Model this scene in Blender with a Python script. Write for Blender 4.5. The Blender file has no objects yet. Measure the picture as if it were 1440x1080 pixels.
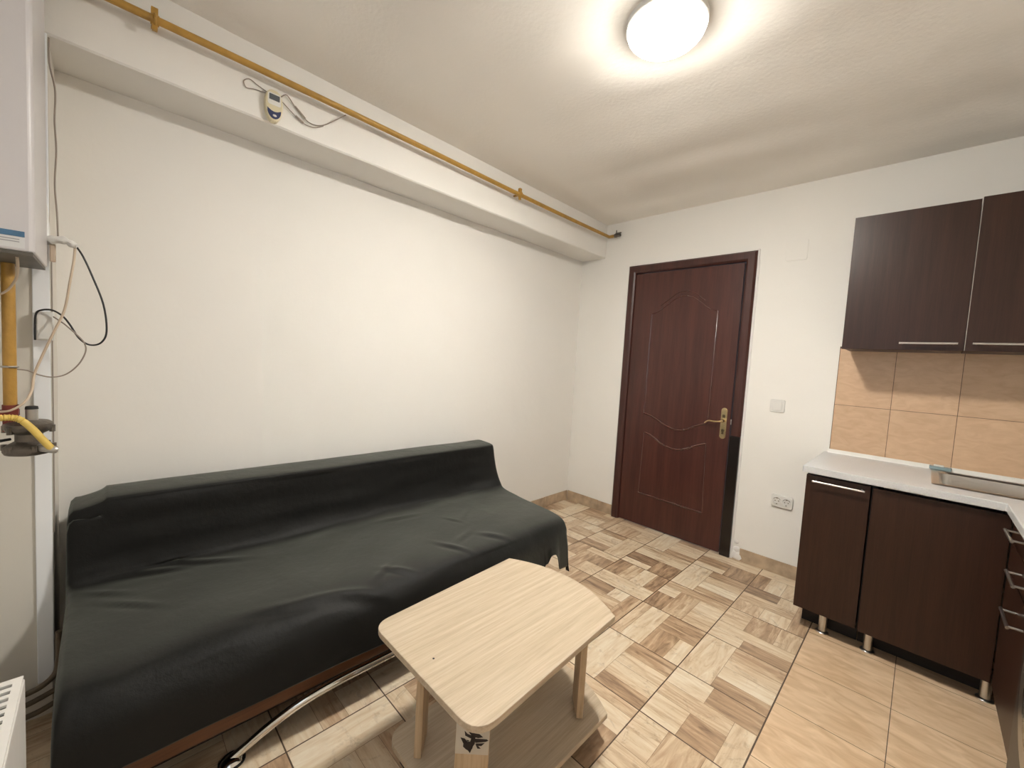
import bpy, bmesh, math, random
from mathutils import Vector, Matrix, noise
random.seed(7)
C = bpy.context.scene.collection
S = bpy.context.scene

# ------------------------------------------------------------------ camera
W, H_PX, F_PX = 1440.0, 1080.0, 577.889
yaw, pit, rol = math.radians(45.079), math.radians(-3.594), math.radians(3.354)
fw = Vector((-math.sin(yaw)*math.cos(pit), math.cos(yaw)*math.cos(pit), math.sin(pit)))
rt = Vector((math.cos(yaw), math.sin(yaw), 0)); up = rt.cross(fw)
r2 = rt*math.cos(rol)+up*math.sin(rol); u2 = -rt*math.sin(rol)+up*math.cos(rol)
cam = bpy.data.cameras.new('camera'); co = bpy.data.objects.new('camera', cam); C.objects.link(co)
M = Matrix((r2, u2, -fw)).transposed().to_4x4(); M.translation = Vector((2.265, -3.065, 1.280))
co.matrix_world = M
cam.sensor_width = 36; cam.lens = F_PX/W*36; cam.clip_start = .02
S.camera = co

# ------------------------------------------------------------------ world, light, exposure
S.view_settings.view_transform = 'Standard'; S.view_settings.look = 'None'
S.view_settings.exposure = 0.36; S.view_settings.gamma = 1.0; S.view_settings.use_curve_mapping = False
w = bpy.data.worlds.new('world'); S.world = w; w.use_nodes = True
w.node_tree.nodes['Background'].inputs[0].default_value = (.75, .85, 1, 1)
w.node_tree.nodes['Background'].inputs[1].default_value = .6
LAMP = 330.0
LAMP_COL = (1.0, .955, .87, 1)
dl = bpy.data.lights.new('window_daylight', 'AREA'); dl.shape = 'RECTANGLE'; dl.size = 1.25; dl.size_y = 1.15
dl.energy = 3.0; dl.color = (.92, .96, 1)
dlo = bpy.data.objects.new('window_daylight', dl); C.objects.link(dlo)
dlo.location = (1.75, -3.375, 1.55); dlo.rotation_euler = (math.radians(90), 0, math.radians(0))

# room numbers
H = 2.459; HB = 2.182; BD = .2385; SK = .0166
YN = -3.40; XR = 3.12
def LX(y): return -y*SK

# ------------------------------------------------------------------ material helpers
def mat(name, col, rough=.5, metal=0., bump=None, var=None, spec=.5, **kw):
    """col (linear); bump=(scale,strength); var=(scale,amount) albedo variation"""
    m = bpy.data.materials.new(name); m.use_nodes = True; nt = m.node_tree; n = nt.nodes; l = nt.links
    b = n['Principled BSDF']
    b.inputs['Base Color'].default_value = (*col, 1); b.inputs['Roughness'].default_value = rough
    b.inputs['Metallic'].default_value = metal; b.inputs['Specular IOR Level'].default_value = spec
    for k, v in kw.items(): b.inputs[k.replace('_', ' ')].default_value = v
    tc = n.new('ShaderNodeTexCoord')
    if var:
        nz = n.new('ShaderNodeTexNoise'); nz.inputs['Scale'].default_value = var[0]; nz.inputs['Detail'].default_value = 6
        l.new(tc.outputs['Object'], nz.inputs['Vector'])
        mx = n.new('ShaderNodeMix'); mx.data_type = 'RGBA'
        mx.inputs[6].default_value = (*[c*(1-var[1]) for c in col], 1); mx.inputs[7].default_value = (*[min(1, c*(1+var[1])) for c in col], 1)
        l.new(nz.outputs['Fac'], mx.inputs[0]); l.new(mx.outputs[2], b.inputs['Base Color'])
    if bump:
        nz = n.new('ShaderNodeTexNoise'); nz.inputs['Scale'].default_value = bump[0]; nz.inputs['Detail'].default_value = 8
        l.new(tc.outputs['Object'], nz.inputs['Vector'])
        bp = n.new('ShaderNodeBump'); bp.inputs['Strength'].default_value = bump[1]; bp.inputs['Distance'].default_value = .01
        l.new(nz.outputs['Fac'], bp.inputs['Height']); l.new(bp.outputs['Normal'], b.inputs['Normal'])
    return m

def wood(name, c0, c1, rough=.4, axis='Y', scale=30, stretch=.06, spec=.5, bumpy=.05, coat=0):
    m = bpy.data.materials.new(name); m.use_nodes = True; nt = m.node_tree; n = nt.nodes; l = nt.links
    b = n['Principled BSDF']; b.inputs['Roughness'].default_value = rough; b.inputs['Specular IOR Level'].default_value = spec
    b.inputs['Coat Weight'].default_value = coat; b.inputs['Coat Roughness'].default_value = .2
    tc = n.new('ShaderNodeTexCoord'); mp = n.new('ShaderNodeMapping')
    s = [1, 1, 1]; s['XYZ'.index(axis)] = stretch
    mp.inputs['Scale'].default_value = s
    l.new(tc.outputs['Object'], mp.inputs['Vector'])
    nz = n.new('ShaderNodeTexNoise'); nz.inputs['Scale'].default_value = scale; nz.inputs['Detail'].default_value = 8; nz.inputs['Roughness'].default_value = .65
    l.new(mp.outputs[0], nz.inputs['Vector'])
    n2 = n.new('ShaderNodeTexNoise'); n2.inputs['Scale'].default_value = scale*6; n2.inputs['Detail'].default_value = 3
    l.new(mp.outputs[0], n2.inputs['Vector'])
    ad = n.new('ShaderNodeMath'); ad.operation = 'MULTIPLY_ADD'; ad.inputs[1].default_value = .45
    l.new(n2.outputs['Fac'], ad.inputs[0]); l.new(nz.outputs['Fac'], ad.inputs[2])
    cr = n.new('ShaderNodeValToRGB'); e = cr.color_ramp.elements
    e[0].position = .52; e[0].color = (*c0, 1); e[1].position = .92; e[1].color = (*c1, 1)
    l.new(ad.outputs[0], cr.inputs[0]); l.new(cr.outputs[0], b.inputs['Base Color'])
    bp = n.new('ShaderNodeBump'); bp.inputs['Strength'].default_value = bumpy; bp.inputs['Distance'].default_value = .003
    l.new(ad.outputs[0], bp.inputs['Height']); l.new(bp.outputs['Normal'], b.inputs['Normal'])
    return m

def emis(name, col, s):
    m = bpy.data.materials.new(name); m.use_nodes = True; b = m.node_tree.nodes['Principled BSDF']
    b.inputs['Base Color'].default_value = (.9, .9, .9, 1)
    b.inputs['Emission Color'].default_value = col; b.inputs['Emission Strength'].default_value = s
    return m

MT = dict(
    wall=mat('white_plaster', (.83, .81, .77), .85, bump=(9, .22), var=(2.5, .03), spec=.2),
    pier=mat('cream_plaster', (.70, .67, .61), .85, bump=(9, .22), var=(2.5, .05), spec=.2),
    plaster2=mat('fresh_plaster', (.82, .80, .78), .9, bump=(40, .5), spec=.2),
    ceil=mat('ceiling_paint', (.90, .865, .81), .8, bump=(60, .12), var=(1.6, .03), spec=.2),
    strip=mat('white_trim', (.88, .90, .93), .5, bump=(14, .1)),
    door=wood('dark_cherry', (.045, .013, .010), (.085, .027, .020), .36, 'Z', 16, .05, .5, .06),
    frame=wood('dark_cherry_frame', (.035, .011, .009), (.07, .022, .017), .38, 'Z', 20, .05, .5, .08),
    bead=wood('cherry_bead', (.05, .015, .012), (.09, .03, .023), .22, 'Z', 16, .05, .8, .03, .4),
    patch=mat('black_lacquer', (.010, .006, .005), .25, var=(20, .3)),
    wenge=wood('wenge_laminate', (.022, .0085, .0048), (.040, .0155, .0088), .36, 'Z', 40, .04, .35, .05),
    carcass=mat('dark_board', (.012, .007, .005), .6, var=(30, .2)),
    edge=mat('pale_edge', (.55, .52, .46), .5, var=(30, .1)),
    steel=mat('brushed_steel', (.62, .60, .57), .28, 1., bump=(200, .03)),
    chrome=mat('chrome', (.75, .73, .70), .12, 1., bump=(4, .01)),
    brass=mat('brass', (.72, .58, .34), .22, 1., var=(30, .1)),
    brassdk=mat('dark_brass', (.12, .09, .05), .4, .8, var=(30, .2)),
    worktop=mat('silver_worktop', (.56, .565, .57), .32, var=(250, .16), bump=(300, .02)),
    pvc=mat('white_plastic', (.72, .71, .68), .35, bump=(30, .02), var=(20, .03)),
    ivory=mat('ivory_plastic', (.68, .61, .42), .4, var=(20, .05)),
    boiler=mat('boiler_enamel', (.56, .54, .55), .3, bump=(90, .03), var=(6, .02)),
    under=mat('boiler_underside', (.09, .08, .065), .5, var=(15, .4)),
    ypipe=mat('yellow_paint', (.42, .235, .045), .42, bump=(60, .25), var=(25, .3)),
    yhose=mat('yellow_hose', (.70, .50, .12), .5, var=(60, .15)),
    cast=mat('cast_metal', (.16, .14, .12), .42, .7, bump=(60, .4), var=(30, .35)),
    castlt=mat('light_metal', (.45, .43, .40), .35, .6, var=(40, .2)),
    red=mat('rusty_red', (.20, .035, .025), .6, var=(60, .4)),
    bcord=mat('black_cable', (.012, .012, .013), .45, var=(20, .1)),
    ccord=mat('cream_cable', (.56, .45, .34), .5, var=(20, .1)),
    gcord=mat('grey_cable', (.30, .25, .21), .5, var=(20, .1)),
    screen=mat('grey_screen', (.10, .11, .12), .2, var=(40, .2)),
    navy=mat('navy_plastic', (.02, .03, .10), .35, var=(20, .1)),
    paint=mat('radiator_enamel', (.76, .74, .71), .35, bump=(60, .03), var=(20, .03)),
    slot=mat('dark_slot', (.05, .045, .04), .7, var=(20, .2)),
    oldpipe=mat('old_painted_pipe', (.13, .095, .06), .5, bump=(50, .3), var=(20, .4)),
    rubber=mat('black_rubber', (.012, .012, .012), .6, var=(20, .2)),
    paper=mat('sticker_paper', (.55, .50, .42), .6, var=(20, .04)),
    ink=mat('sticker_ink', (.012, .006, .006), .5, var=(20, .1)),
    lblue=mat('label_blue', (.06, .15, .26), .4, var=(60, .3)),
    lwhite=mat('label_white', (.62, .62, .62), .4, var=(60, .05)),
    lgrey=mat('label_grey_print', (.30, .30, .31), .5, var=(60, .1)),
    board=wood('brown_laminate', (.085, .030, .010), (.16, .062, .022), .4, 'Y', 20, .06),
    birch=wood('pale_oak_laminate', (.40, .315, .215), (.545, .45, .335), .42, 'Y', 75, .03, .5, .08),
    birchv=wood('pale_oak_vertical', (.42, .30, .18), (.60, .46, .31), .5, 'Z', 55, .04, .5, .1),
    basetile=mat('plinth_tile', (.45, .34, .235), .4, var=(14, .6), bump=(20, .1)),
    grout=mat('grout', (.10, .07, .05), .9, var=(40, .2)),
    clear=mat('bluish_plastic', (.30, .42, .45), .12, var=(40, .2), Alpha=.75),
    cushion=mat('sofa_fabric', (.03, .022, .018), .9, bump=(200, .2)),
    lamp=emis('lamp_glow', LAMP_COL, LAMP),
    glass=mat('porthole_glass', (.03, .03, .035), .08, var=(5, .1)),
)
def fabric():
    m = bpy.data.materials.new('black_throw_fabric'); m.use_nodes = True; nt = m.node_tree; n = nt.nodes; l = nt.links
    b = n['Principled BSDF']
    b.inputs['Base Color'].default_value = (.0035, .0038, .0035, 1); b.inputs['Roughness'].default_value = .56
    b.inputs['Specular IOR Level'].default_value = .22
    b.inputs['Sheen Weight'].default_value = .2; b.inputs['Sheen Roughness'].default_value = .25
    b.inputs['Sheen Tint'].default_value = (.85, .95, .86, 1)
    lw = n.new('ShaderNodeLayerWeight'); lw.inputs['Blend'].default_value = .5      # sheen of the nap put into the base colour: paler at a low angle
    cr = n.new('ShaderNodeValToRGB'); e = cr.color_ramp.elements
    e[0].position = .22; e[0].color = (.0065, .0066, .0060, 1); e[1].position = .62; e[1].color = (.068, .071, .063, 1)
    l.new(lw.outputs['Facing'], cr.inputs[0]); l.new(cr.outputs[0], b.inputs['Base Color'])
    tc = n.new('ShaderNodeTexCoord')
    nz = n.new('ShaderNodeTexNoise'); nz.inputs['Scale'].default_value = 7; nz.inputs['Detail'].default_value = 9; nz.inputs['Roughness'].default_value = .55
    nf = n.new('ShaderNodeTexNoise'); nf.inputs['Scale'].default_value = 420; nf.inputs['Detail'].default_value = 2
    l.new(tc.outputs['Object'], nz.inputs['Vector']); l.new(tc.outputs['Object'], nf.inputs['Vector'])
    b1 = n.new('ShaderNodeBump'); b1.inputs['Strength'].default_value = .45; b1.inputs['Distance'].default_value = .02
    b2 = n.new('ShaderNodeBump'); b2.inputs['Strength'].default_value = .3; b2.inputs['Distance'].default_value = .001
    l.new(nz.outputs['Fac'], b1.inputs['Height']); l.new(nf.outputs['Fac'], b2.inputs['Height'])
    l.new(b1.outputs['Normal'], b2.inputs['Normal']); l.new(b2.outputs['Normal'], b.inputs['Normal'])
    return m
MT['fabric'] = fabric()
def lampglow():
    # milky glass: the bulb shows as a hot zone low in the dome, the rim is dimmer
    m = MT['lamp']; nt = m.node_tree; n = nt.nodes; l = nt.links; b = n['Principled BSDF']
    tc = n.new('ShaderNodeTexCoord'); sp = n.new('ShaderNodeSeparateXYZ'); l.new(tc.outputs['Object'], sp.inputs[0])
    mr = n.new('ShaderNodeMapRange'); mr.interpolation_type = 'SMOOTHSTEP'
    mr.inputs['From Min'].default_value = H-.035; mr.inputs['From Max'].default_value = H-.070
    mr.inputs['To Min'].default_value = LAMP*.015; mr.inputs['To Max'].default_value = LAMP
    l.new(sp.outputs['Z'], mr.inputs['Value']); l.new(mr.outputs[0], b.inputs['Emission Strength'])
lampglow()

def tilemat(name, ca, cb, vec_rot, scale, rough=.35):
    """beige ceramic with diagonal veins"""
    m = bpy.data.materials.new(name); m.use_nodes = True; nt = m.node_tree; n = nt.nodes; l = nt.links
    b = n['Principled BSDF']; b.inputs['Roughness'].default_value = rough
    tc = n.new('ShaderNodeTexCoord'); mp = n.new('ShaderNodeMapping')
    mp.inputs['Rotation'].default_value = vec_rot; mp.inputs['Scale'].default_value = scale
    l.new(tc.outputs['Object'], mp.inputs['Vector'])
    nz = n.new('ShaderNodeTexNoise'); nz.inputs['Scale'].default_value = 6; nz.inputs['Detail'].default_value = 7; nz.inputs['Distortion'].default_value = 1.1
    l.new(mp.outputs[0], nz.inputs['Vector'])
    cr = n.new('ShaderNodeValToRGB'); e = cr.color_ramp.elements
    e[0].position = .33; e[0].color = (*ca, 1); e[1].position = .68; e[1].color = (*cb, 1)
    l.new(nz.outputs['Fac'], cr.inputs[0])
    at = n.new('ShaderNodeAttribute'); at.attribute_name = 'shade'
    hs = n.new('ShaderNodeHueSaturation'); l.new(cr.outputs[0], hs.inputs['Color'])
    l.new(at.outputs['Fac'], hs.inputs['Value'])
    l.new(hs.outputs[0], b.inputs['Base Color'])
    return m
MT['beige'] = tilemat('beige_floor_tile', (.55, .375, .225), (.72, .54, .365), (0, 0, math.radians(32)), (1.2, 3.6, 1))
MT['wtile'] = tilemat('peach_wall_tile', (.55, .365, .23), (.63, .435, .285), (0, math.radians(25), 0), (2.2, 1, 5))

def plankmat():
    """printed plank tile; face attribute 'shade' picks the tone, 'dirn' the grain direction"""
    m = bpy.data.materials.new('plank_print_tile'); m.use_nodes = True; nt = m.node_tree; n = nt.nodes; l = nt.links
    b = n['Principled BSDF']; b.inputs['Roughness'].default_value = .38
    tc = n.new('ShaderNodeTexCoord')
    sh = n.new('ShaderNodeAttribute'); sh.attribute_name = 'shade'
    dr = n.new('ShaderNodeAttribute'); dr.attribute_name = 'dirn'
    of = n.new('ShaderNodeAttribute'); of.attribute_name = 'offs'
    cb = n.new('ShaderNodeCombineXYZ'); l.new(of.outputs['Fac'], cb.inputs[2])
    vs = []
    for sc in ((1, 7, 1), (7, 1, 1)):
        mp = n.new('ShaderNodeMapping'); mp.inputs['Scale'].default_value = sc
        l.new(tc.outputs['Object'], mp.inputs['Vector']); vs.append(mp)
    mv = n.new('ShaderNodeMix'); mv.data_type = 'VECTOR'
    l.new(dr.outputs['Fac'], mv.inputs[0]); l.new(vs[0].outputs[0], mv.inputs[4]); l.new(vs[1].outputs[0], mv.inputs[5])
    av = n.new('ShaderNodeVectorMath'); av.operation = 'ADD'; l.new(mv.outputs[1], av.inputs[0]); l.new(cb.outputs[0], av.inputs[1])
    nz = n.new('ShaderNodeTexNoise'); nz.inputs['Scale'].default_value = 5.5; nz.inputs['Detail'].default_value = 8; nz.inputs['Roughness'].default_value = .62; nz.inputs['Distortion'].default_value = .9
    l.new(av.outputs[0], nz.inputs['Vector'])
    s1 = n.new('ShaderNodeMath'); s1.operation = 'MULTIPLY_ADD'; s1.inputs[1].default_value = 1.15; l.new(nz.outputs['Fac'], s1.inputs[0]); 
    s2 = n.new('ShaderNodeMath'); s2.operation = 'SUBTRACT'; s2.inputs[1].default_value = .56; l.new(sh.outputs['Fac'], s2.inputs[0]); l.new(s2.outputs[0], s1.inputs[2])
    cr = n.new('ShaderNodeValToRGB'); els = cr.color_ramp.elements
    els[0].position = 0; els[0].color = (.13, .075, .045, 1); els[1].position = 1; els[1].color = (.74, .65, .51, 1)
    for p, c in ((.22, (.27, .175, .11)), (.44, (.45, .305, .19)), (.70, (.64, .505, .35))):
        e = els.new(p); e.color = (*c, 1)
    l.new(s1.outputs[0], cr.inputs[0])
    k1 = n.new('ShaderNodeTexNoise'); k1.inputs['Scale'].default_value = 9; k1.inputs['Detail'].default_value = 9; k1.inputs['Roughness'].default_value = .75; k1.inputs['Distortion'].default_value = 1.8
    a2 = n.new('ShaderNodeVectorMath'); a2.operation = 'ADD'; l.new(tc.outputs['Object'], a2.inputs[0]); l.new(cb.outputs[0], a2.inputs[1]); l.new(a2.outputs[0], k1.inputs['Vector'])
    k2 = n.new('ShaderNodeMapRange'); k2.inputs['From Min'].default_value = .545; k2.inputs['From Max'].default_value = .68; k2.inputs['To Max'].default_value = .42
    l.new(k1.outputs['Fac'], k2.inputs['Value'])
    mx = n.new('ShaderNodeMix'); mx.data_type = 'RGBA'; l.new(k2.outputs[0], mx.inputs[0]); l.new(cr.outputs[0], mx.inputs[6]); mx.inputs[7].default_value = (.17, .095, .055, 1)
    l.new(mx.outputs[2], b.inputs['Base Color'])
    return m
MT['plank'] = plankmat()

# ------------------------------------------------------------------ mesh helpers
def nbm(): return bmesh.new()
def box(bm, x0, y0, z0, x1, y1, z1, R=None):
    vs = [bm.verts.new(((x0, x1)[i & 1], (y0, y1)[(i >> 1) & 1], (z0, z1)[(i >> 2) & 1])) for i in range(8)]
    for f in ((0, 2, 3, 1), (4, 5, 7, 6), (0, 1, 5, 4), (2, 6, 7, 3), (0, 4, 6, 2), (1, 3, 7, 5)): bm.faces.new([vs[i] for i in f])
    if R is not None: bmesh.ops.transform(bm, matrix=R, verts=vs)
    return vs
def prism(bm, pts, z0, z1, R=None):
    """pts: ccw outline (x,y)"""
    a = [bm.verts.new((p[0], p[1], z0)) for p in pts]; b = [bm.verts.new((p[0], p[1], z1)) for p in pts]
    bm.faces.new(a[::-1]); bm.faces.new(b)
    k = len(pts)
    for i in range(k): bm.faces.new((a[i], a[(i+1) % k], b[(i+1) % k], b[i]))
    if R is not None: bmesh.ops.transform(bm, matrix=R, verts=a+b)
def smooth_path(pts, n=6):
    P = [Vector(p) for p in pts]
    if len(P) < 3: return P
    out = []
    for i in range(len(P)-1):
        p0 = P[max(i-1, 0)]; p1 = P[i]; p2 = P[i+1]; p3 = P[min(i+2, len(P)-1)]
        for j in range(n):
            t = j/n
            out.append(.5*((2*p1)+(p2-p0)*t+(2*p0-5*p1+4*p2-p3)*t*t+(-p0+3*p1-3*p2+p3)*t**3))
    out.append(P[-1]); return out
def tube(bm, pts, r, seg=10, smooth=0, radf=None):
    P = smooth_path(pts, smooth) if smooth else [Vector(p) for p in pts]
    rings = []; prev = None
    for i, p in enumerate(P):
        t = (P[min(i+1, len(P)-1)]-P[max(i-1, 0)]).normalized()
        if prev is None:
            a = Vector((0, 0, 1)) if abs(t.z) < .9 else Vector((1, 0, 0))
            u = t.cross(a).normalized()
        else: u = (prev-t*prev.dot(t)).normalized()
        prev = u; v = t.cross(u)
        rr = r if radf is None else radf(i/(len(P)-1))*r
        rings.append([bm.verts.new(p+(u*math.cos(q)+v*math.sin(q))*rr) for q in [2*math.pi*k/seg for k in range(seg)]])
    for a, b in zip(rings, rings[1:]):
        for k in range(seg): bm.faces.new((a[k], a[(k+1) % seg], b[(k+1) % seg], b[k]))
    bm.faces.new(rings[0][::-1]); bm.faces.new(rings[-1])
def lathe(bm, prof, seg=32, R=None, cap=True):
    """prof [(r,z)] bottom to top around z"""
    rings = []
    for r, z in prof:
        rings.append([bm.verts.new((r*math.cos(2*math.pi*k/seg), r*math.sin(2*math.pi*k/seg), z)) for k in range(seg)])
    for a, b in zip(rings, rings[1:]):
        for k in range(seg): bm.faces.new((a[k], a[(k+1) % seg], b[(k+1) % seg], b[k]))
    if cap: bm.faces.new(rings[0][::-1]); bm.faces.new(rings[-1])
    if R is not None: bmesh.ops.transform(bm, matrix=R, verts=[v for g in rings for v in g])
def T(x, y, z): return Matrix.Translation((x, y, z))
def RX(a): return Matrix.Rotation(math.radians(a), 4, 'X')
def RY(a): return Matrix.Rotation(math.radians(a), 4, 'Y')
def RZ(a): return Matrix.Rotation(math.radians(a), 4, 'Z')
def obj(name, bm, m, parent=None, bevel=0, smooth=False, seg=2):
    bmesh.ops.recalc_face_normals(bm, faces=bm.faces)
    me = bpy.data.meshes.new(name); bm.to_mesh(me); bm.free()
    for k in (m if isinstance(m, list) else [m]): me.materials.append(k)
    o = bpy.data.objects.new(name, me); C.objects.link(o)
    if parent is not None:
        o.parent = parent
        o.matrix_parent_inverse = wm(parent).inverted()
    if smooth:
        for p in me.polygons: p.use_smooth = True
        try: me.set_sharp_from_angle(angle=math.radians(38))
        except Exception: pass
    if bevel:
        b = o.modifiers.new('bevel', 'BEVEL'); b.width = bevel; b.segments = seg; b.limit_method = 'ANGLE'; b.angle_limit = math.radians(40)
    return o
def wm(o):
    m = Matrix.Translation(o.location)
    return (wm(o.parent) @ o.matrix_parent_inverse @ m) if o.parent else m
def thing(name, label, cat, loc, group=None):
    o = bpy.data.objects.new(name, None); o.empty_display_size = .05; o.location = loc; C.objects.link(o)
    return tag(o, label, cat, group)
def tag(o, label, cat, group=None):
    o['label'] = label; o['category'] = cat
    if group: o['group'] = group
    return o
def struct(o): o['kind'] = 'structure'; return o
def bb(*a):
    bm = nbm(); box(bm, *a); return bm
def rrect(x0, y0, x1, y1, r, n=6):
    """rounded rect outline; r = (bl, br, tr, tl) or scalar"""
    if not isinstance(r, (tuple, list)): r = (r,)*4
    out = []
    for (cx, cy, a0, rr) in ((x0+r[0], y0+r[0], 180, r[0]), (x1-r[1], y0+r[1], 270, r[1]), (x1-r[2], y1-r[2], 0, r[2]), (x0+r[3], y1-r[3], 90, r[3])):
        if rr <= 1e-6: out.append((cx, cy)); continue
        for i in range(n+1):
            a = math.radians(a0+90*i/n); out.append((cx+rr*math.cos(a), cy+rr*math.sin(a)))
    return out

# ------------------------------------------------------------------ floor
GX0 = 1.956; TP = .3358; GYO = -.3094
def build_floor():
    bm = nbm()
    fs = bm.faces.layers.float.new('shade'); fd = bm.faces.layers.float.new('dirn'); fo = bm.faces.layers.float.new('offs')
    def quad(x0, y0, x1, y1, z, mi, s=0., d=0., o=0.):
        if x1 <= x0 or y1 <= y0: return
        f = bm.faces.new([bm.verts.new(p) for p in ((x0, y0, z), (x1, y0, z), (x1, y1, z), (x0, y1, z))])
        f.material_index = mi; f[fs] = s; f[fd] = d; f[fo] = o
    # slab under the tiles
    x0, x1, y0, y1 = -.1, XR+.08, YN-.1, .08
    box(bm, x0, y0, -.08, x1, y1, -.0012)
    for f in bm.faces: f.material_index = 2
    U = 12.0
    # (x0,y0,x1,y1, grain 0=x 1=y, tone)
    def F(L): return [(a*U, (1-d)*U, c*U, (1-b)*U, g_, t_) for a, b, c, d, g_, t_ in L]
    TP_ = F([(0, 0, .16, 1, 1, .58), (.16, 0, .46, 1, 1, .90), (.46, 0, 1, .45, 0, .30), (.46, .45, .8, 1, 1, .27), (.8, .45, 1, 1, 1, .84)])
    TQ_ = F([(0, 0, 1, .22, 0, .46), (0, .22, .3, .5, 0, .80), (0, .5, .3, 1, 1, .30), (.3, .22, .62, 1, 1, .55), (.62, .22, 1, .6, 0, .82), (.62, .6, 1, 1, 0, .64)])
    TR_ = F([(0, 0, .4, 1, 1, .84), (.4, 0, 1, .28, 0, .38), (.4, .28, 1, .52, 0, .66), (.4, .52, 1, .78, 0, .88), (.4, .78, 1, 1, 0, .36)])
    TS_ = F([(0, 0, .34, .52, 0, .76), (.34, 0, .72, .52, 1, .52), (.72, 0, 1, .52, 1, .74), (0, .52, 1, .76, 0, .68), (0, .76, .42, 1, 0, .86), (.42, .76, 1, 1, 0, .40)])
    TU_ = F([(0, 0, .22, .66, 1, .70), (.22, 0, .6, .4, 0, .34), (.6, 0, 1, .4, 0, .78), (.22, .4, 1, .66, 0, .56), (0, .66, .55, 1, 0, .44), (.55, .66, 1, 1, 0, .86)])
    TT = [TP_, TQ_, TR_, TS_, TU_]
    FIX = {(1, 2): TP_, (1, 1): TQ_, (0, 2): TR_, (0, 1): TS_}
    rnd = random.Random(21)
    for i in range(-1, 7):
        for j in range(-1, 11):
            tx1 = GX0-(i)*TP; tx0 = tx1-TP; ty1 = GYO-(j)*TP; ty0 = ty1-TP
            if tx1 > GX0+.001: continue
            g = .0017
            t = TT[(i*2+j*3+rnd.randrange(2)) % 5]; rot = rnd.randrange(4)
            if (i, j) in FIX: t = FIX[i, j]; rot = 0
            for (a, b_, c, d, gr, tone) in t:
                for _ in range(rot): a, b_, c, d = U-d, a, U-b_, c
                gr2 = (gr+rot) % 2
                w_ = TP-2*g; p = .0007
                q = (max(tx0+g+a/U*w_+p, x0), max(ty0+g+b_/U*w_+p, y0), min(tx0+g+c/U*w_-p, x1), min(ty0+g+d/U*w_-p, y1))
                quad(*q, 0, 0, max(.2, min(.86, .54+(tone-.56)*.78+rnd.uniform(-.08, .08))), gr2, rnd.uniform(0, 50))
            # thin printed line bed under the planks
            quad(max(tx0+g, x0), max(ty0+g, y0), min(tx1-g, x1), min(ty1-g, y1), -.0004, 0, .14, 0, 3)
    TB = .3225
    for i in range(0, 4):
        for j in range(-3, 9):
            ty1 = -.884-TB*(j-0); ty0 = ty1-TB; tx0 = GX0+i*TB; tx1 = tx0+TB
            g = .0012
            quad(tx0+(.003 if i == 0 else g), max(ty0+g, y0), min(tx1-g, x1), min(ty1-g, y1), 0, 1, rnd.uniform(.94, 1.05))
    return obj('floor', bm, [MT['plank'], MT['beige'], MT['grout']])
struct(build_floor())

# ------------------------------------------------------------------ walls, beam, ceiling
def wavy_panel(name, P0, eu, ev, nrm, nu, nv, amp, sc, m, th=.08):
    """plastered wall: gently uneven grid facing nrm, with thickness behind"""
    bm = nbm(); P0 = Vector(P0); eu = Vector(eu); ev = Vector(ev); nr = Vector(nrm)
    g = [[None]*(nv+1) for _ in range(nu+1)]
    for i in range(nu+1):
        for j in range(nv+1):
            p = P0+eu*(i/nu)+ev*(j/nv); e = min(1, 4*min(i/nu, 1-i/nu)*3, 4*min(j/nv, 1-j/nv)*3)
            d = noise.noise(p*sc)*amp+noise.noise(p*sc*3.1+Vector((5, 2, 1)))*amp*.35
            g[i][j] = bm.verts.new(p+nr*d*e)
    for i in range(nu):
        for j in range(nv): bm.faces.new((g[i][j], g[i+1][j], g[i+1][j+1], g[i][j+1]))
    c = [P0-nr*th, P0+eu-nr*th, P0+eu+ev-nr*th, P0+ev-nr*th]; bv = [bm.verts.new(p) for p in c]
    bm.faces.new(bv[::-1])
    edges = [([g[i][0] for i in range(nu+1)], bv[0], bv[1]), ([g[nu][j] for j in range(nv+1)], bv[1], bv[2]),
             ([g[i][nv] for i in range(nu, -1, -1)], bv[2], bv[3]), ([g[0][j] for j in range(nv, -1, -1)], bv[3], bv[0])]
    for run, a, b in edges: bm.faces.new([a]+run+[b])
    o = obj(name, bm, m)
    for p in o.data.polygons: p.use_smooth = True
    o.data.set_sharp_from_angle(angle=math.radians(30))
    return o
LL = -YN+.06
dvec = Vector((SK, -1, 0)).normalized()
struct(wavy_panel('wall_left', (0, 0, 0), dvec*LL, (0, 0, H), (1, SK, 0), 70, 50, .004, 1.6, MT['wall']))
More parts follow.
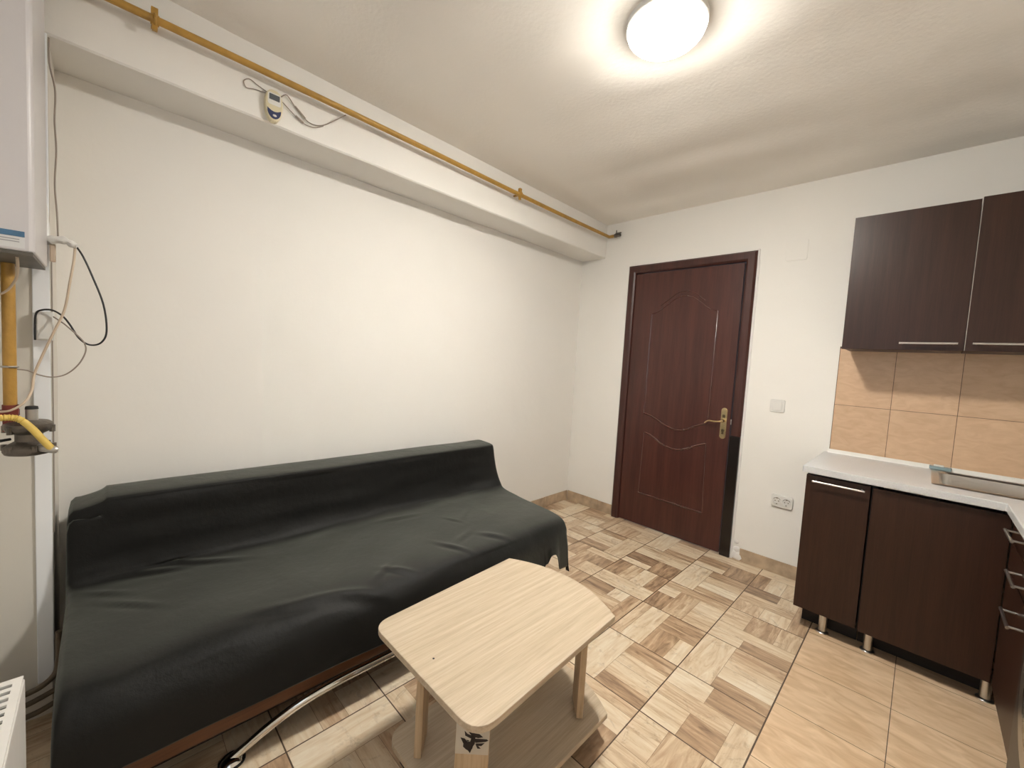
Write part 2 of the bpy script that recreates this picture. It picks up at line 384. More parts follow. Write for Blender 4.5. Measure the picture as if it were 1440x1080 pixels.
# back wall with the door opening left out
DX0, DX1, DZ = .50, 1.405, 2.065
def back_wall():
    bm = nbm()
    nx, nz = 96, 76; X0, X1 = -.06, XR+.06
    xs = sorted(set([X0+(X1-X0)*i/nx for i in range(nx+1)]+[DX0, DX1])); zs = sorted(set([H*i/nz for i in range(nz+1)]+[DZ]))
    V = {}
    def vt(i, j):
        if (i, j) not in V:
            x, z = xs[i], zs[j]; dd = max(0, min(1, max(abs(x-.95)-.47, z-2.09)*12)); e = dd*min(1, z*6, (H-z)*6)
            a = Vector((x, 3, z)); d = noise.noise(a*1.8)*.003+noise.noise(a*6)*.0012
            d += .004*max(0, 1-abs(x-1.47)/.05)*max(0, noise.noise(a*14)+.2)*(1 if z < 2.0 else 0)
            V[i, j] = bm.verts.new((x, -d*e, z))
        return V[i, j]
    for i in range(len(xs)-1):
        for j in range(len(zs)-1):
            xm = (xs[i]+xs[i+1])/2; zm = (zs[j]+zs[j+1])/2
            if DX0 < xm < DX1 and zm < DZ: continue
            bm.faces.new((vt(i, j), vt(i+1, j), vt(i+1, j+1), vt(i, j+1)))
    for f in bm.faces: f.smooth = True
    box(bm, X0, .1, 0, DX0, .12, H); box(bm, DX1, .1, 0, X1, .12, H); box(bm, DX0, .1, DZ, DX1, .12, H)
    box(bm, DX0-.002, .001, 0, DX0, .12, DZ); box(bm, DX1, .001, 0, DX1+.002, .12, DZ); box(bm, DX0, .001, DZ, DX1, .12, DZ+.002)
    return obj('wall_back', bm, MT['wall'])
struct(back_wall())
struct(obj('wall_right', bb(XR, YN-.06, 0, XR+.08, 0, H), MT['wall']))
# near wall with window opening
WX0, WX1, WZ0, WZ1 = 1.1, 2.4, .95, 2.15
bm = nbm()
box(bm, -.1, YN-.18, 0, WX0, YN, H); box(bm, WX1, YN-.18, 0, XR+.08, YN, H)
box(bm, WX0, YN-.18, 0, WX1, YN, WZ0); box(bm, WX0, YN-.18, WZ1, WX1, YN, H)
struct(obj('wall_near', bm, MT['wall']))
win = bpy.data.objects.new('window_1', None); C.objects.link(win); win.location = (1.75, YN-.1, WZ0); struct(win)
bm = nbm(); y0, y1 = YN-.13, YN-.07
box(bm, WX0, y0, WZ0, WX0+.06, y1, WZ1); box(bm, WX1-.06, y0, WZ0, WX1, y1, WZ1); box(bm, WX0+.06, y0, WZ0, WX1-.06, y1, WZ0+.06); box(bm, WX0+.06, y0, WZ1-.06, WX1-.06, y1, WZ1); box(bm, 1.72, y0, WZ0+.06, 1.78, y1, WZ1-.06)
obj('window_frame', bm, MT['pvc'], win, bevel=.004)
gl = mat('window_glass', (.9, .95, 1), .02, Transmission_Weight=1.0, IOR=1.45)
for a, b_ in ((WX0+.06, 1.72), (1.78, WX1-.06)): obj('pane', bb(a, YN-.104, WZ0+.06, b_, YN-.098, WZ1-.06), gl, win)

# ceiling: hand-plastered, visibly wavy under the raking lamp
def ceiling():
    bm = nbm(); nx, ny = 110, 120; X0, X1, Y0, Y1 = -.06, XR+.06, YN-.06, .06
    g = []
    for i in range(nx+1):
        row = []
        for j in range(ny+1):
            x = X0+(X1-X0)*i/nx; y = Y0+(Y1-Y0)*j/ny
            u = x*.99+y*.12; v = -x*.12+y*.99            # trowel ripples run roughly along the back wall
            a = noise.noise(Vector((u*.8, v*3.4, 3.3)))*.022+noise.noise(Vector((u*1.6, v*6.5, 9)))*.0035
            e = min(1, max(0, (-y-.0)*5), max(0, (x-.25)*5)); dl_ = math.hypot(x-1.535, y+1.70)
            e *= min(1, max(0, (dl_-.16)*4))
            row.append(bm.verts.new((x, y, H-.0-abs(a)*0+a*e)))
        g.append(row)
    for i in range(nx):
        for j in range(ny):
            f = bm.faces.new((g[i][j], g[i][j+1], g[i+1][j+1], g[i+1][j])); f.smooth = True
    box(bm, X0, Y0, H+.02, X1, Y1, H+.1)
    return obj('ceiling', bm, MT['ceil'])
struct(ceiling())
# dropped beam along the left wall, and the pier at its near end
bm = nbm()
def beam_x(y): return LX(y)+BD
ny = 80; rows = []
for i in range(ny+1):
    y = .0+(YN)*i/ny
    w1 = noise.noise(Vector((0, y*3, 1)))*.0022; w2 = noise.noise(Vector((0, y*4, 7)))*.0022
    rows.append([bm.verts.new((LX(y)-.01, y, HB+w2)), bm.verts.new((beam_x(y)-.006+w1, y, HB+w2)), bm.verts.new((beam_x(y)+w1, y, HB+.006+w2)), bm.verts.new((beam_x(y), y, H+.01)), bm.verts.new((LX(y)-.01, y, H+.01))])
for a, b in zip(rows, rows[1:]):
    for k in range(5): bm.faces.new((a[k], a[(k+1) % 5], b[(k+1) % 5], b[k]))
bm.faces.new(rows[0]); bm.faces.new(rows[-1][::-1])
struct(obj('trim_1', bm, MT['wall'], smooth=False))
YP = -3.184
bm = nbm(); prism(bm, [(.04, YN-.02), (.2915, YN-.02), (.2915, YP-.006), (.2855, YP), (.04, YP)], 0, HB+.02)
struct(obj('trim_2', bm, MT['pier']))
bm = nbm(); box(bm, .2915, YP-.038, .12, .2985, YP-.001, HB); struct(obj('trim_3', bm, MT['strip'], bevel=.002))

# tile backsplash
def backsplash():
    bm = nbm(); fs = bm.faces.layers.float.new('shade')
    box(bm, 1.896, -.0045, .78, XR, -.0005, 1.46)
    for f in bm.faces: f.material_index = 1
    xs = [1.898, 2.142, 2.392, 2.642, 2.892, XR]; zs = [.79, 1.12, 1.45]
    rnd = random.Random(3)
    for a, b in zip(xs, xs[1:]):
        for c, d in zip(zs, zs[1:]):
            n0 = set(bm.faces); g = .0011
            box(bm, a+g, -.008, c+g, b-g, -.002, d-g); s = rnd.uniform(.95, 1.06)
            for f in set(bm.faces)-n0: f[fs] = s
    return obj('trim_4', bm, [MT['wtile'], MT['grout']])
struct(backsplash())

# baseboards of cut tile
def baseboard(name, p0, p1, n, rnd):
    bm = nbm(); p0 = Vector(p0); p1 = Vector(p1); L = (p1-p0).length; d = (p1-p0).normalized(); nr = Vector(n)
    x = 0
    while x < L-.01:
        l_ = min(.335, L-x); h = .088+rnd.uniform(-.004, .005)
        ang = math.atan2(d.y, d.x)
        R = Matrix.Translation(p0+d*x) @ Matrix.Rotation(ang, 4, 'Z')
        s = 1 if (Vector((-d.y, d.x, 0)).dot(nr) > 0) else -1
        box(bm, .0018, min(0, s*.009), 0, l_-.0018, max(0, s*.009), h, R); x += l_
    return struct(obj(name, bm, MT['basetile'], bevel=.0015))
rb = random.Random(4)
baseboard('baseboard_left', (0.0, -.005, 0), (LX(-3.15), -3.15, 0), (1, 0, 0), rb)
baseboard('baseboard_back', (.012, -.001, 0), (.482, -.001, 0), (0, -1, 0), rb)
baseboard('baseboard_right', (1.475, -.001, 0), (1.95, -.001, 0), (0, -1, 0), rb)
# scrap of rough plaster beside the door foot
bm = nbm()
for (x, z, r) in ((1.44, .03, .03), (1.47, .02, .035), (1.455, .07, .022), (1.45, .12, .016)):
    bmesh.ops.create_icosphere(bm, subdivisions=2, radius=r, matrix=T(x, 0, z) @ Matrix.Diagonal((1, .35, 1, 1)))
for v in bm.verts: v.co += Vector((0, noise.noise(v.co*60)*.004, noise.noise(v.co*55)*.004)); v.co.z = max(v.co.z, 0)
struct(obj('trim_5', bm, MT['plaster2'], smooth=True))
# bead of white filler along the right side of the door frame
bm = nbm(); tube(bm, [(1.424+noise.noise(Vector((0, 0, z*7)))*.004, -.004, z) for z in [0.0+2.09*i/40 for i in range(41)]], .009, 6)
struct(obj('trim_6', bm, MT['plaster2'], smooth=True))

# ------------------------------------------------------------------ door
door = bpy.data.objects.new('door_1', None); C.objects.link(door); door.location = (.95, 0, 0); struct(door)
def casing():
    bm = nbm(); prof = [(0, 0), (0, -.018), (.012, -.030), (.050, -.030), (.062, -.022), (.066, -.010), (.066, 0)]  # across width, depth
    # left, right, top as mitred sweeps
    def sweep(path):
        rings = []
        for (ox, oz, sx, sz) in path: rings.append([bm.verts.new((ox+sx*w_, d, oz+sz*w_)) for w_, d in prof])
        for a, b in zip(rings, rings[1:]):
            for k in range(len(prof)): bm.faces.new((a[k], a[(k+1) % len(prof)], b[(k+1) % len(prof)], b[k]))
        bm.faces.new(rings[0]); bm.faces.new(rings[-1][::-1])
    sweep([(.487, 0, 1, 0), (.487, 2.08, 1, -1), (1.419, 2.08, -1, -1), (1.419, .84, -1, 0)])
    # jamb behind
    box(bm, DX0+.0, 0, 0, DX0+.05, .09, DZ); box(bm, DX1-.05, 0, .84, DX1, .09, DZ); box(bm, DX0+.05, 0, DZ-.05, DX1-.05, .09, DZ)
    return bm
fr = obj('door_frame', casing(), MT['frame'], door)
bm = nbm(); box(bm, 1.353, -.027, .001, 1.419, 0, .838); box(bm, DX1-.05, 0, .001, DX1, .09, .838)
obj('lower_frame_patch', bm, MT['patch'], door, bevel=.003)['label'] = 'black replacement piece of the door frame'
leaf = obj('door_leaf', bb(.5535, -.012, .008, 1.3455, .028, 2.010), MT['door'], door, bevel=.003)
def catmull(p, n=8): return [tuple(v) for v in smooth_path(p, n)]
bm = nbm(); yd = -.0125
top = catmull([(.712, yd, 1.690), (.76, yd, 1.705), (.83, yd, 1.752), (.90, yd, 1.800), (.962, yd, 1.815), (1.03, yd, 1.797), (1.10, yd, 1.745), (1.15, yd, 1.708), (1.20, yd, 1.695)])
w1 = catmull([(.709, yd, .905), (.77, yd, .893), (.84, yd, .860), (.91, yd, .828), (.98, yd, .815), (1.05, yd, .830), (1.12, yd, .868), (1.20, yd, .905)])
w2 = catmull([(.725, yd, .757), (.79, yd, .735), (.86, yd, .695), (.92, yd, .674), (.985, yd, .668), (1.05, yd, .682), (1.12, yd, .718), (1.20, yd, .755)])
for pth in (top+w1[::-1]+[top[0]], w2+[(1.215, yd, .25), (.714, yd, .262), w2[0]]):
    tube(bm, [(x, y+.0018, z) for x, y, z in pth], .0042, 8)
for pth in (w1, w2, [(.714, yd, .262), (1.215, yd, .25)]): tube(bm, [(x, y+.002, z) for x, y, z in pth], .0085, 10)
t2 = [(x, y, z+.035) for x, y, z in top[10:50]]; tube(bm, t2, .0028, 6)
obj('moulding', bm, MT['bead'], leaf, smooth=True)
# lever handle on an oval plate
bm = nbm(); pl = rrect(-.020, -.108, .020, .108, .0199, 8)
R = T(1.304, -.0125, .915) @ RX(90)
prism(bm, pl, 0, .005, R)
R2 = T(1.304, -.0175, .915) @ RX(90)
prism(bm, rrect(-.014, -.100, .014, .100, .0139, 8), 0, .0025, R2)
hp = obj('handle_plate', bm, MT['brass'], leaf, bevel=.0015)
bm = nbm(); lathe(bm, [(.011, 0), (.011, .03), (.009, .035)], 16, T(1.304, -.018, .935) @ RX(90))
tube(bm, [(1.304, -.048, .935), (1.285, -.052, .928), (1.25, -.052, .924), (1.22, -.052, .925), (1.20, -.050, .915), (1.19, -.047, .905)], .0065, 10, 4, radf=lambda t: 1.15-.45*t)
obj('door_handle', bm, MT['brass'], leaf, smooth=True)['label'] = 'curved brass lever'
bm = nbm(); lathe(bm, [(.010, 0), (.010, .004)], 16, T(1.304, -.0195, .865) @ RX(90)); box(bm, 1.297, -.0215, .84, 1.311, -.0195, .862); box(bm, 1.295, -.0212, .955, 1.313, -.0195, .975)
obj('keyhole', bm, MT['brassdk'], leaf)
bm = nbm(); box(bm, 1.352, -.0305, .915, 1.358, -.0285, .95)
obj('strike_plate', bm, MT['castlt'], fr)

# ------------------------------------------------------------------ ceiling lamp
lt = thing('ceiling_lamp', 'round glowing white dome lamp on the ceiling', 'lamp', (1.535, -1.69, H))
bm = nbm(); lathe(bm, [(.128, -.022), (.134, -.018), (.134, .004)], 48, T(1.535, -1.69, H)); obj('lamp_base', bm, MT['pvc'], lt, smooth=True)
bm = nbm(); pr = [(.002, -.078), (.02, -.0778), (.04, -.0765), (.06, -.0735), (.075, -.070), (.09, -.064), (.112, -.050), (.126, -.036), (.131, -.023), (.118, -.021)]
lathe(bm, pr, 40, T(1.535, -1.69, H)); obj('lamp_shade', bm, MT['lamp'], lt, smooth=True)

# ------------------------------------------------------------------ gas pipe on the beam
PZ = 2.341
gp = thing('gas_pipe', 'yellow painted gas pipe running along the ceiling beam', 'pipe', (.29, -1.6, PZ))
def px(y): return beam_x(y)+.056
bm = nbm(); tube(bm, [(px(y), y, PZ+.004*math.sin(y*2)) for y in [-3.39+i*(3.335)/40 for i in range(41)]]+[(px(0)+.012, -.040, PZ+.004), (px(0)+.045, -.034, PZ+.006)], .0125, 12)
obj('pipe', bm, MT['ypipe'], gp, smooth=True)
for y in (-2.94, -1.147):
    bm = nbm()
    tube(bm, [(px(y)+.0165*math.cos(a), y, PZ+.0165*math.sin(a)) for a in [2*math.pi*i/16 for i in range(17)]], .0045, 8)
    box(bm, px(y)-.055, y-.007, PZ-.004, px(y)-.014, y+.007, PZ+.004); tube(bm, [(px(y), y-.011, PZ), (px(y), y+.011, PZ)], .0165, 14)
    box(bm, px(y)-.009, y-.010, PZ+.012, px(y)+.008, y+.008, PZ+.036); box(bm, px(y)-.006, y-.007, PZ-.034, px(y)+.006, y+.007, PZ-.012)
    obj('pipe_clamp', bm, MT['ypipe'], gp, smooth=True)
bm = nbm(); x0 = px(0)+.042
lathe(bm, [(.016, 0), (.016, .018), (.012, .02), (.012, .052), (.010, .055)], 12, T(x0, -.034, PZ+.006) @ RY(90))
box(bm, x0+.012, -.038, PZ+.012, x0+.017, -.030, PZ+.05); box(bm, x0+.014, -.050, PZ+.014, x0+.066, -.042, PZ+.024)
obj('pipe_end_valve', bm, MT['cast'], gp, bevel=.001)['label'] = 'dark metal valve stub at the corner end of the pipe'

# gas detector hanging on the beam
DYc = -2.570; dx = beam_x(DYc)
dt = thing('gas_detector', 'small ivory gas detector with screen and blue panel hung below the pipe', 'detector', (dx, DYc, 2.25))
def face_prism(pts, x0, x1):  # outline in (y,z) extruded in x
    bm = nbm(); Rm = Matrix(((0, 0, 1, 0), (1, 0, 0, 0), (0, 1, 0, 0), (0, 0, 0, 1))); prism(bm, pts, x0, x1, Rm); return bm
def egg(cy, cz, w_, h_, n=28, sq=1.0):
    out = []
    for i in range(n):
        a = 2*math.pi*i/n; c, s = math.cos(a), math.sin(a); k = .82 if s < 0 else 1
        e = 2.6
        out.append((cy+w_*math.copysign(abs(c)**(2/e), c)*(1 if s > 0 else (1-.12*(-s))), cz+h_*math.copysign(abs(s)**(2/(e if s > 0 else 2)), s)))
    return out
obj('case', face_prism(egg(DYc, 2.246, .033, .062), dx, dx+.028), MT['ivory'], dt, bevel=.006, seg=3)
obj('screen', face_prism(rrect(DYc-.019, 2.266, DYc+.019, 2.288, .002), dx+.027, dx+.030), MT['screen'], dt)
obj('screen_bezel', face_prism(rrect(DYc-.024, 2.247, DYc+.024, 2.293, .008), dx+.026, dx+.0286), MT['pvc'], dt)
pp = [(DYc-.025+.05*i/12, 2.232-.010*math.sin(math.pi*i/12)) for i in range(13)]+[(DYc+.025*math.cos(a), 2.228+.034*math.sin(a)) for a in [-math.pi*i/12 for i in range(1, 12)]]
obj('button_panel', face_prism(pp[:13][::1]+pp[13:], dx+.027, dx+.0295), MT['navy'], dt)
bm = nbm(); bmesh.ops.create_uvsphere(bm, u_segments=12, v_segments=8, radius=.006, matrix=T(dx+.029, DYc+.002, 2.207) @ Matrix.Diagonal((.5, 1.3, .8, 1)))
obj('indicator', bm, MT['pvc'], dt, smooth=True)
def cable(name, pts, r, m, parent=None, n=6):
    bm = nbm(); tube(bm, pts, r, 8, n); return obj(name, bm, m, parent, smooth=True)
xd = dx+.006
cable('cable', [(xd, -2.588, 2.293), (xd, -2.634, 2.288), (xd, -2.664, 2.281), (xd, -2.672, 2.302), (xd, -2.653, 2.318), (xd, -2.625, 2.308), (xd, -2.588, 2.297)], .0018, MT['gcord'], dt)
cable('cable', [(xd, -2.54, 2.303), (xd+.004, -2.52, 2.318), (xd, -2.49, 2.292), (xd, -2.455, 2.262), (xd, -2.42, 2.247), (xd, -2.37, 2.262), (xd+.01, -2.31, 2.312), (xd+.02, -2.28, 2.338)], .0022, MT['gcord'], dt)
cable('cable', [(xd, -2.535, 2.285), (xd, -2.49, 2.255), (xd, -2.455, 2.236), (xd, -2.41, 2.236), (xd, -2.37, 2.258)], .0018, MT['gcord'], dt)
bm = nbm(); tube(bm, [(xd, -2.487, 2.290), (xd, -2.445, 2.257)], .0042, 8); tube(bm, [(xd, -2.484, 2.252), (xd, -2.452, 2.236)], .0042, 8)
obj('connector', bm, MT['gcord'], dt, smooth=True)

# ------------------------------------------------------------------ switch, sockets, cover plate on back wall
def yface(pts, y0, y1):  # outline (x,z), extruded along y
    bm = nbm(); Rm = Matrix(((1, 0, 0, 0), (0, 0, 1, 0), (0, 1, 0, 0), (0, 0, 0, 1))); prism(bm, pts, y0, y1, Rm); return bm
sw = thing('light_switch', 'white square light switch on the wall beside the door', 'switch', (1.611, 0, 1.075))
obj('switch_plate', yface(rrect(1.570, 1.034, 1.652, 1.116, .010), -.010, 0), MT['pvc'], sw, bevel=.003)
obj('rocker', yface(rrect(1.586, 1.047, 1.636, 1.103, .004), -.014, -.009), MT['pvc'], sw, bevel=.002)
so = thing('double_socket', 'white double power socket low on the wall left of the base cabinets', 'socket', (1.685, 0, .470))
obj('socket_plate', yface(rrect(1.628, .432, 1.746, .508, .012), -.012, 0), MT['pvc'], so, bevel=.003)
for cx_ in (1.661, 1.713):
    bm = nbm(); lathe(bm, [(.0245, 0), (.0245, .003), (.021, .003), (.0195, -.008+.002)], 28, T(cx_, -.012, .470) @ RX(90), cap=False)
    lathe(bm, [(.0205, -.004), (.0205, -.002)], 28, T(cx_, -.0135, .470) @ RX(90)); o = obj('outlet', bm, MT['pvc'], so, smooth=True)
    bm = nbm()
    for dxx in (-.0095, .0095): lathe(bm, [(.003, 0), (.003, .001)], 10, T(cx_+dxx, -.0118, .470) @ RX(90))
    for s in (-1, 1):
        box(bm, cx_-.004, -.0145, .470+s*.0185-.002, cx_+.004, -.0125, .470+s*.0185+.002)
    tube(bm, [(cx_+.0215*math.cos(a), -.0152, .470+.0215*math.sin(a)) for a in [math.radians(30+12*i) for i in range(11)]], .0012, 6)
    obj('contacts', bm, MT['brassdk'], o)
cp = obj('cover_plate', yface(rrect(1.575, 1.990, 1.690, 2.115, .012), -.006, 0), MT['wall'], bevel=.0015)
tag(cp, 'blank painted-over cover plate high on the wall right of the door', 'cover plate')

# ------------------------------------------------------------------ kitchen
def bar_handle(p0, p1, out, parent, r=.005):
    """p0,p1 ends of bar on the door face; out = offset vector of bar"""
    p0, p1, out = Vector(p0), Vector(p1), Vector(out); d = (p1-p0).normalized()
    bm = nbm(); tube(bm, [p0+out, p1+out], r, 12)
    for q in (p0+d*.012, p1-d*.012): tube(bm, [q, q+out], r*.8, 10)
    return obj('handle', bm, MT['steel'], parent, smooth=True)
def leg(x, y, parent, h=.11):
    bm = nbm(); lathe(bm, [(.027, 0), (.027, .004), (.024, .007), (.017, .009), (.017, h)], 20, T(x, y, 0)); return obj('leg', bm, MT['steel'], parent, smooth=True)
KF = -.575; KB = -.006
def carcass(x0, x1, y0, y1, z0, z1, open_front='y'):
    bm = nbm(); t = .018
    box(bm, x0, y0, z0, x0+t, y1, z1); box(bm, x1-t, y0, z0, x1, y1, z1); box(bm, x0+t, y0, z0, x1-t, y1, z0+t); box(bm, x0+t, y0, z1-t, x1-t, y1, z1); box(bm, x0+t, y1-.006, z0+t, x1-t, y1, z1-t)
    if open_front == 'x': pass
    return bm
# base cabinets along the back wall
c1 = thing('base_cabinet', 'narrow dark brown base cabinet with long handle at left end of worktop', 'cabinet', (2.01, -.29, 0))
obj('body', carcass(1.889, 2.130, KF+.018, -.012, .110, .800), MT['carcass'], c1)
d1 = obj('door', bb(1.887, KF-.001, .112, 2.1305, KF+.017, .790), MT['wenge'], c1, bevel=.0012)
bar_handle((1.915, KF, .766), (2.113, KF, .766), (0, -.030, 0), d1)
for x, y in ((2.005, -.505), (2.005, -.08)): leg(x, y, c1)
obj('shade_plinth', bb(1.91, -.452, .0015, 2.132, -.437, .109), MT['carcass'], c1)  # recessed dark board, added to blacken the shaded gap behind the legs
c2 = thing('base_cabinet', 'wide dark brown sink base cabinet with plain door and no handle', 'cabinet', (2.34, -.29, 0))
bm = nbm(); box(bm, 2.134, KF+.018, .110, 2.152, -.012, .800); box(bm, 2.528, KF+.018, .110, 2.546, KF+.06, .800); box(bm, 2.152, KF+.018, .110, 2.546, -.012, .128); box(bm, 2.152, -.018, .128, 2.546, -.012, .66)
obj('body', bm, MT['carcass'], c2)
bm = nbm(); box(bm, 2.139, KF-.001, .106, 2.5462, KF+.017, .786)
obj('door', bm, MT['wenge'], c2, bevel=.0012)
for x, y in ((2.178, -.507), (2.545, -.507), (2.178, -.08), (2.53, -.08)): leg(x, y, c2)
obj('shade_plinth', bb(2.136, -.452, .0015, 2.62, -.437, .105), MT['carcass'], c2)  # same added board, darkens the shade under the sink cabinet
# drawer unit along the right wall
XF = 2.547
c3 = thing('drawer_unit', 'dark brown drawer unit with three bar handles under the right worktop', 'drawer unit', (2.8, -.9, 0))
obj('body', bb(XF+.019, -1.115, .110, XR-.01, -.600, .800), MT['carcass'], c3)
for (z0, z1, hz, hy) in ((.700, .795, .763, -.735), (.595, .696, .652, -.865), (.112, .591, .516, -.860)):
    d = obj('drawer', bb(XF, -1.113, z0, XF+.018, -.603, z1), MT['wenge'], c3, bevel=.0012)
    bar_handle((XF, hy, hz), (XF, hy-.165, hz), (-.033, 0, 0), d)
for x, y in ((2.62, -.66), (2.62, -1.06), (3.05, -.66), (3.05, -1.06)): leg(x, y, c3)
# washing machine further along
wmc = thing('washing_machine', 'washing machine with round glass door at the right edge beside the drawers', 'washing machine', (2.8, -1.43, 0))
obj('body', bb(2.535, -1.735, .012, XR-.02, -1.130, .795), mat('dark_machine', (.035, .03, .028), .35, var=(10, .1)), wmc, bevel=.006)
bm = nbm(); lathe(bm, [(.150, 0), (.205, 0), (.207, .006), (.202, .016), (.185, .022), (.155, .018), (.150, 0)], 44, T(2.535, -1.50, .510) @ RY(-90), cap=False); obj('door_ring', bm, MT['steel'], wmc, smooth=True)
bm = nbm(); lathe(bm, [(.152, .004), (.150, .016), (.11, .026), (.05, .030), (.002, .032)], 36, T(2.535, -1.50, .510) @ RY(-90)); obj('porthole', bm, MT['glass'], wmc, smooth=True)
for x, y in ((2.58, -1.18), (2.58, -1.69), (3.05, -1.18), (3.05, -1.69)):
    bm = nbm(); lathe(bm, [(.02, 0), (.02, .013)], 14, T(x, y, 0)); obj('foot', bm, MT['rubber'], wmc)
# worktop, L-shaped, with sink cut-out
WT, WB = .835, .803; YE = -.606; XE = 2.524
SX0, SX1, SY0, SY1 = 2.335, 2.86, -.462, -.062
wt = thing('worktop', 'L-shaped silver grey laminate worktop over the base cabinets', 'worktop', (2.5, -.3, WT))
bm = nbm()
def ring(z):
    o = [(1.872, -.002), (1.872, YE+.006), (1.875, YE), (XE, YE), (XE, -1.78), (XR-.002, -1.78), (XR-.002, -.002)]
    i = [(SX0, SY1), (SX0, SY0), (SX1, SY0), (SX1, SY1)]
    return [bm.verts.new((x, y, z)) for x, y in o], [bm.verts.new((x, y, z)) for x, y in i]
ot, it = ring(WT); ob, ib = ring(WB)
def fillring(o, i, flip):
    e = []
    for L in (o, i):
        for k in range(len(L)): e.append(bm.edges.get((L[k], L[(k+1) % len(L)])) or bm.edges.new((L[k], L[(k+1) % len(L)])))
    bmesh.ops.triangle_fill(bm, edges=e, use_beauty=True)
fillring(ot, it, 0); fillring(ob, ib, 1)
for a, b in ((ot, ob), (it, ib)):
    for k in range(len(a)): bm.faces.new((a[k], a[(k+1) % len(a)], b[(k+1) % len(b)], b[k]))
obj('top', bm, MT['worktop'], wt, bevel=.004, seg=3)
bm = nbm(); 
def cove(bm, p):  # triangular cove strip against the wall
    prism(bm, [(0, 0), (0.018, 0), (.016, .004), (.004, .020), (0, .020)], 0, XR-1.893, Matrix(((0, 0, 1, 1.893), (-1, 0, 0, -.008), (0, 1, 0, WT), (0, 0, 0, 1))))
cove(bm, 0); obj('wall_strip', bm, MT['pvc'], wt)
# sink
sk = thing('sink', 'stainless steel inset sink in the worktop corner', 'sink', (2.6, -.26, WT))
bm = nbm(); rim = .0035
def rr(z, o, r): return [bm.verts.new((x, y, z)) for x, y in rrect(SX0+o, SY0+o, SX1-o, SY1-o, r, 5)]
R0 = rr(WT+.0005, -.014, .02); R1 = rr(WT+.004, -.010, .02); R2_ = rr(WT+.004, .012, .03); R3 = rr(WT-.004, .020, .035); R4 = rr(WT-.13, .032, .05); R5 = rr(WT-.145, .06, .05)
for a, b in zip((R0, R1, R2_, R3, R4), (R1, R2_, R3, R4, R5)):
    for k in range(len(a)): bm.faces.new((a[k], a[(k+1) % len(a)], b[(k+1) % len(b)], b[k]))
bm.faces.new(R5)
obj('bowl', bm, MT['steel'], sk, smooth=True)
bm = nbm(); lathe(bm, [(.03, 0), (.03, .003), (.01, .001)], 20, T(2.6, -.26, WT-.1455)); obj('drain', bm, MT['chrome'], sk, smooth=True)
sdo = thing('soap_dish', 'small bluish clear plastic dish behind the left end of the sink', 'dish', (2.345, -.03, WT))
bm = nbm(); prism(bm, rrect(2.315, -.046, 2.395, -.012, .010), WT+.004, WT+.020); obj('tray', bm, MT['clear'], sdo, bevel=.002)
bm = nbm(); prism(bm, rrect(2.330, -.040, 2.368, -.018, .008), WT+.0195, WT+.027); obj('soap', bm, MT['pvc'], sdo, bevel=.003)

# upper cabinets
UF = -.32
for k, (x0, x1, lab, hx0, hx1, zt) in enumerate(((1.940, 2.3735, 'dark brown wall cabinet with bottom handle nearest the door', 2.158, 2.352, 2.101), (2.3755, XR-.004, 'dark brown wall cabinet at the right edge above the sink', 2.396, 2.60, 2.108))):
    u = thing('wall_cabinet', lab, 'cabinet', ((x0+x1)/2, -.16, 1.43))
    obj('body', carcass(x0+.0015, x1-.0015, UF+.0185, -.0095, 1.434, zt-.002), MT['wenge'], u)
    bm = nbm()
    box(bm, x0+.018, UF+.030, 1.4315, x1-.018, UF+.034, 1.4345)
    if k: box(bm, x0-.0015, UF+.0005, 1.432, x0-.0002, UF+.017, 2.10)
    obj('edge_strip', bm, MT['edge'], u)
    d = obj('door', bb(x0, UF, 1.4300, x1-.0015, UF+.018, zt), MT['wenge'], u, bevel=.0012)
    bar_handle((hx0, UF, 1.462), (hx1, UF, 1.462), (0, -.030, 0), d)

# ------------------------------------------------------------------ coffee table
tb = thing('coffee_table', 'small pale wood coffee table with curved end and lower shelf', 'coffee table', (1.4, -2.18, 0))
def outline(x0, x1, y0, y1, sag, r0, r1, n=18):
    o = rrect(x0, y0, x1, y1, (r0, r1, 0, 0), 8)[:-2]
    for i in range(n+1):
        t = i/n; x = x1+(x0-x1)*t; o.append((x, y1+sag*(1-(2*t-1)**2)))
    return o
def roundpoly(P, R_, n=8):
    out = []
    for i, (p, rr_) in enumerate(zip(P, R_)):
        if rr_ == 0: out.append(p); continue
        p = Vector(p); a = Vector(P[i-1]); b = Vector(P[(i+1) % len(P)]); da = (a-p).normalized(); db = (b-p).normalized()
        q0 = p+da*rr_; q1 = p+db*rr_
        for k in range(n+1):
            t = k/n; out.append(tuple(q0*(1-t)**2+p*2*t*(1-t)+q1*t*t))
    return out
o_ = roundpoly([(1.157, -2.492), (1.645, -2.492), (1.614, -1.874), (1.117, -1.878)], [.055, .070, 0, 0])[:-1]
o_ += [(1.614+(1.117-1.614)*i/20, -1.876+.078*(1-(i/10-1)**2)) for i in range(1, 21)]
bm = nbm(); prism(bm, o_, .437, .455)
obj('tabletop', bm, MT['birch'], tb, bevel=.0015)
bm = nbm(); prism(bm, outline(1.187, 1.604, -2.452, -1.858, .068, .055, .06), .082, .100)
obj('shelf', bm, MT['birch'], tb, bevel=.0015)
LEGS = [(1.287, -2.389, -45), (1.522, -1.917, -45), (1.515, -2.385, 45), (1.285, -1.925, 45)]
lg = []
for (x, y, a) in LEGS:
    bm = nbm(); R = T(x, y, 0) @ RZ(a)
    box(bm, -.044, -.011, .1005, .044, .011, .4365, R)
    lg.append(obj('leg', bm, MT['birchv'], tb, bevel=.002))
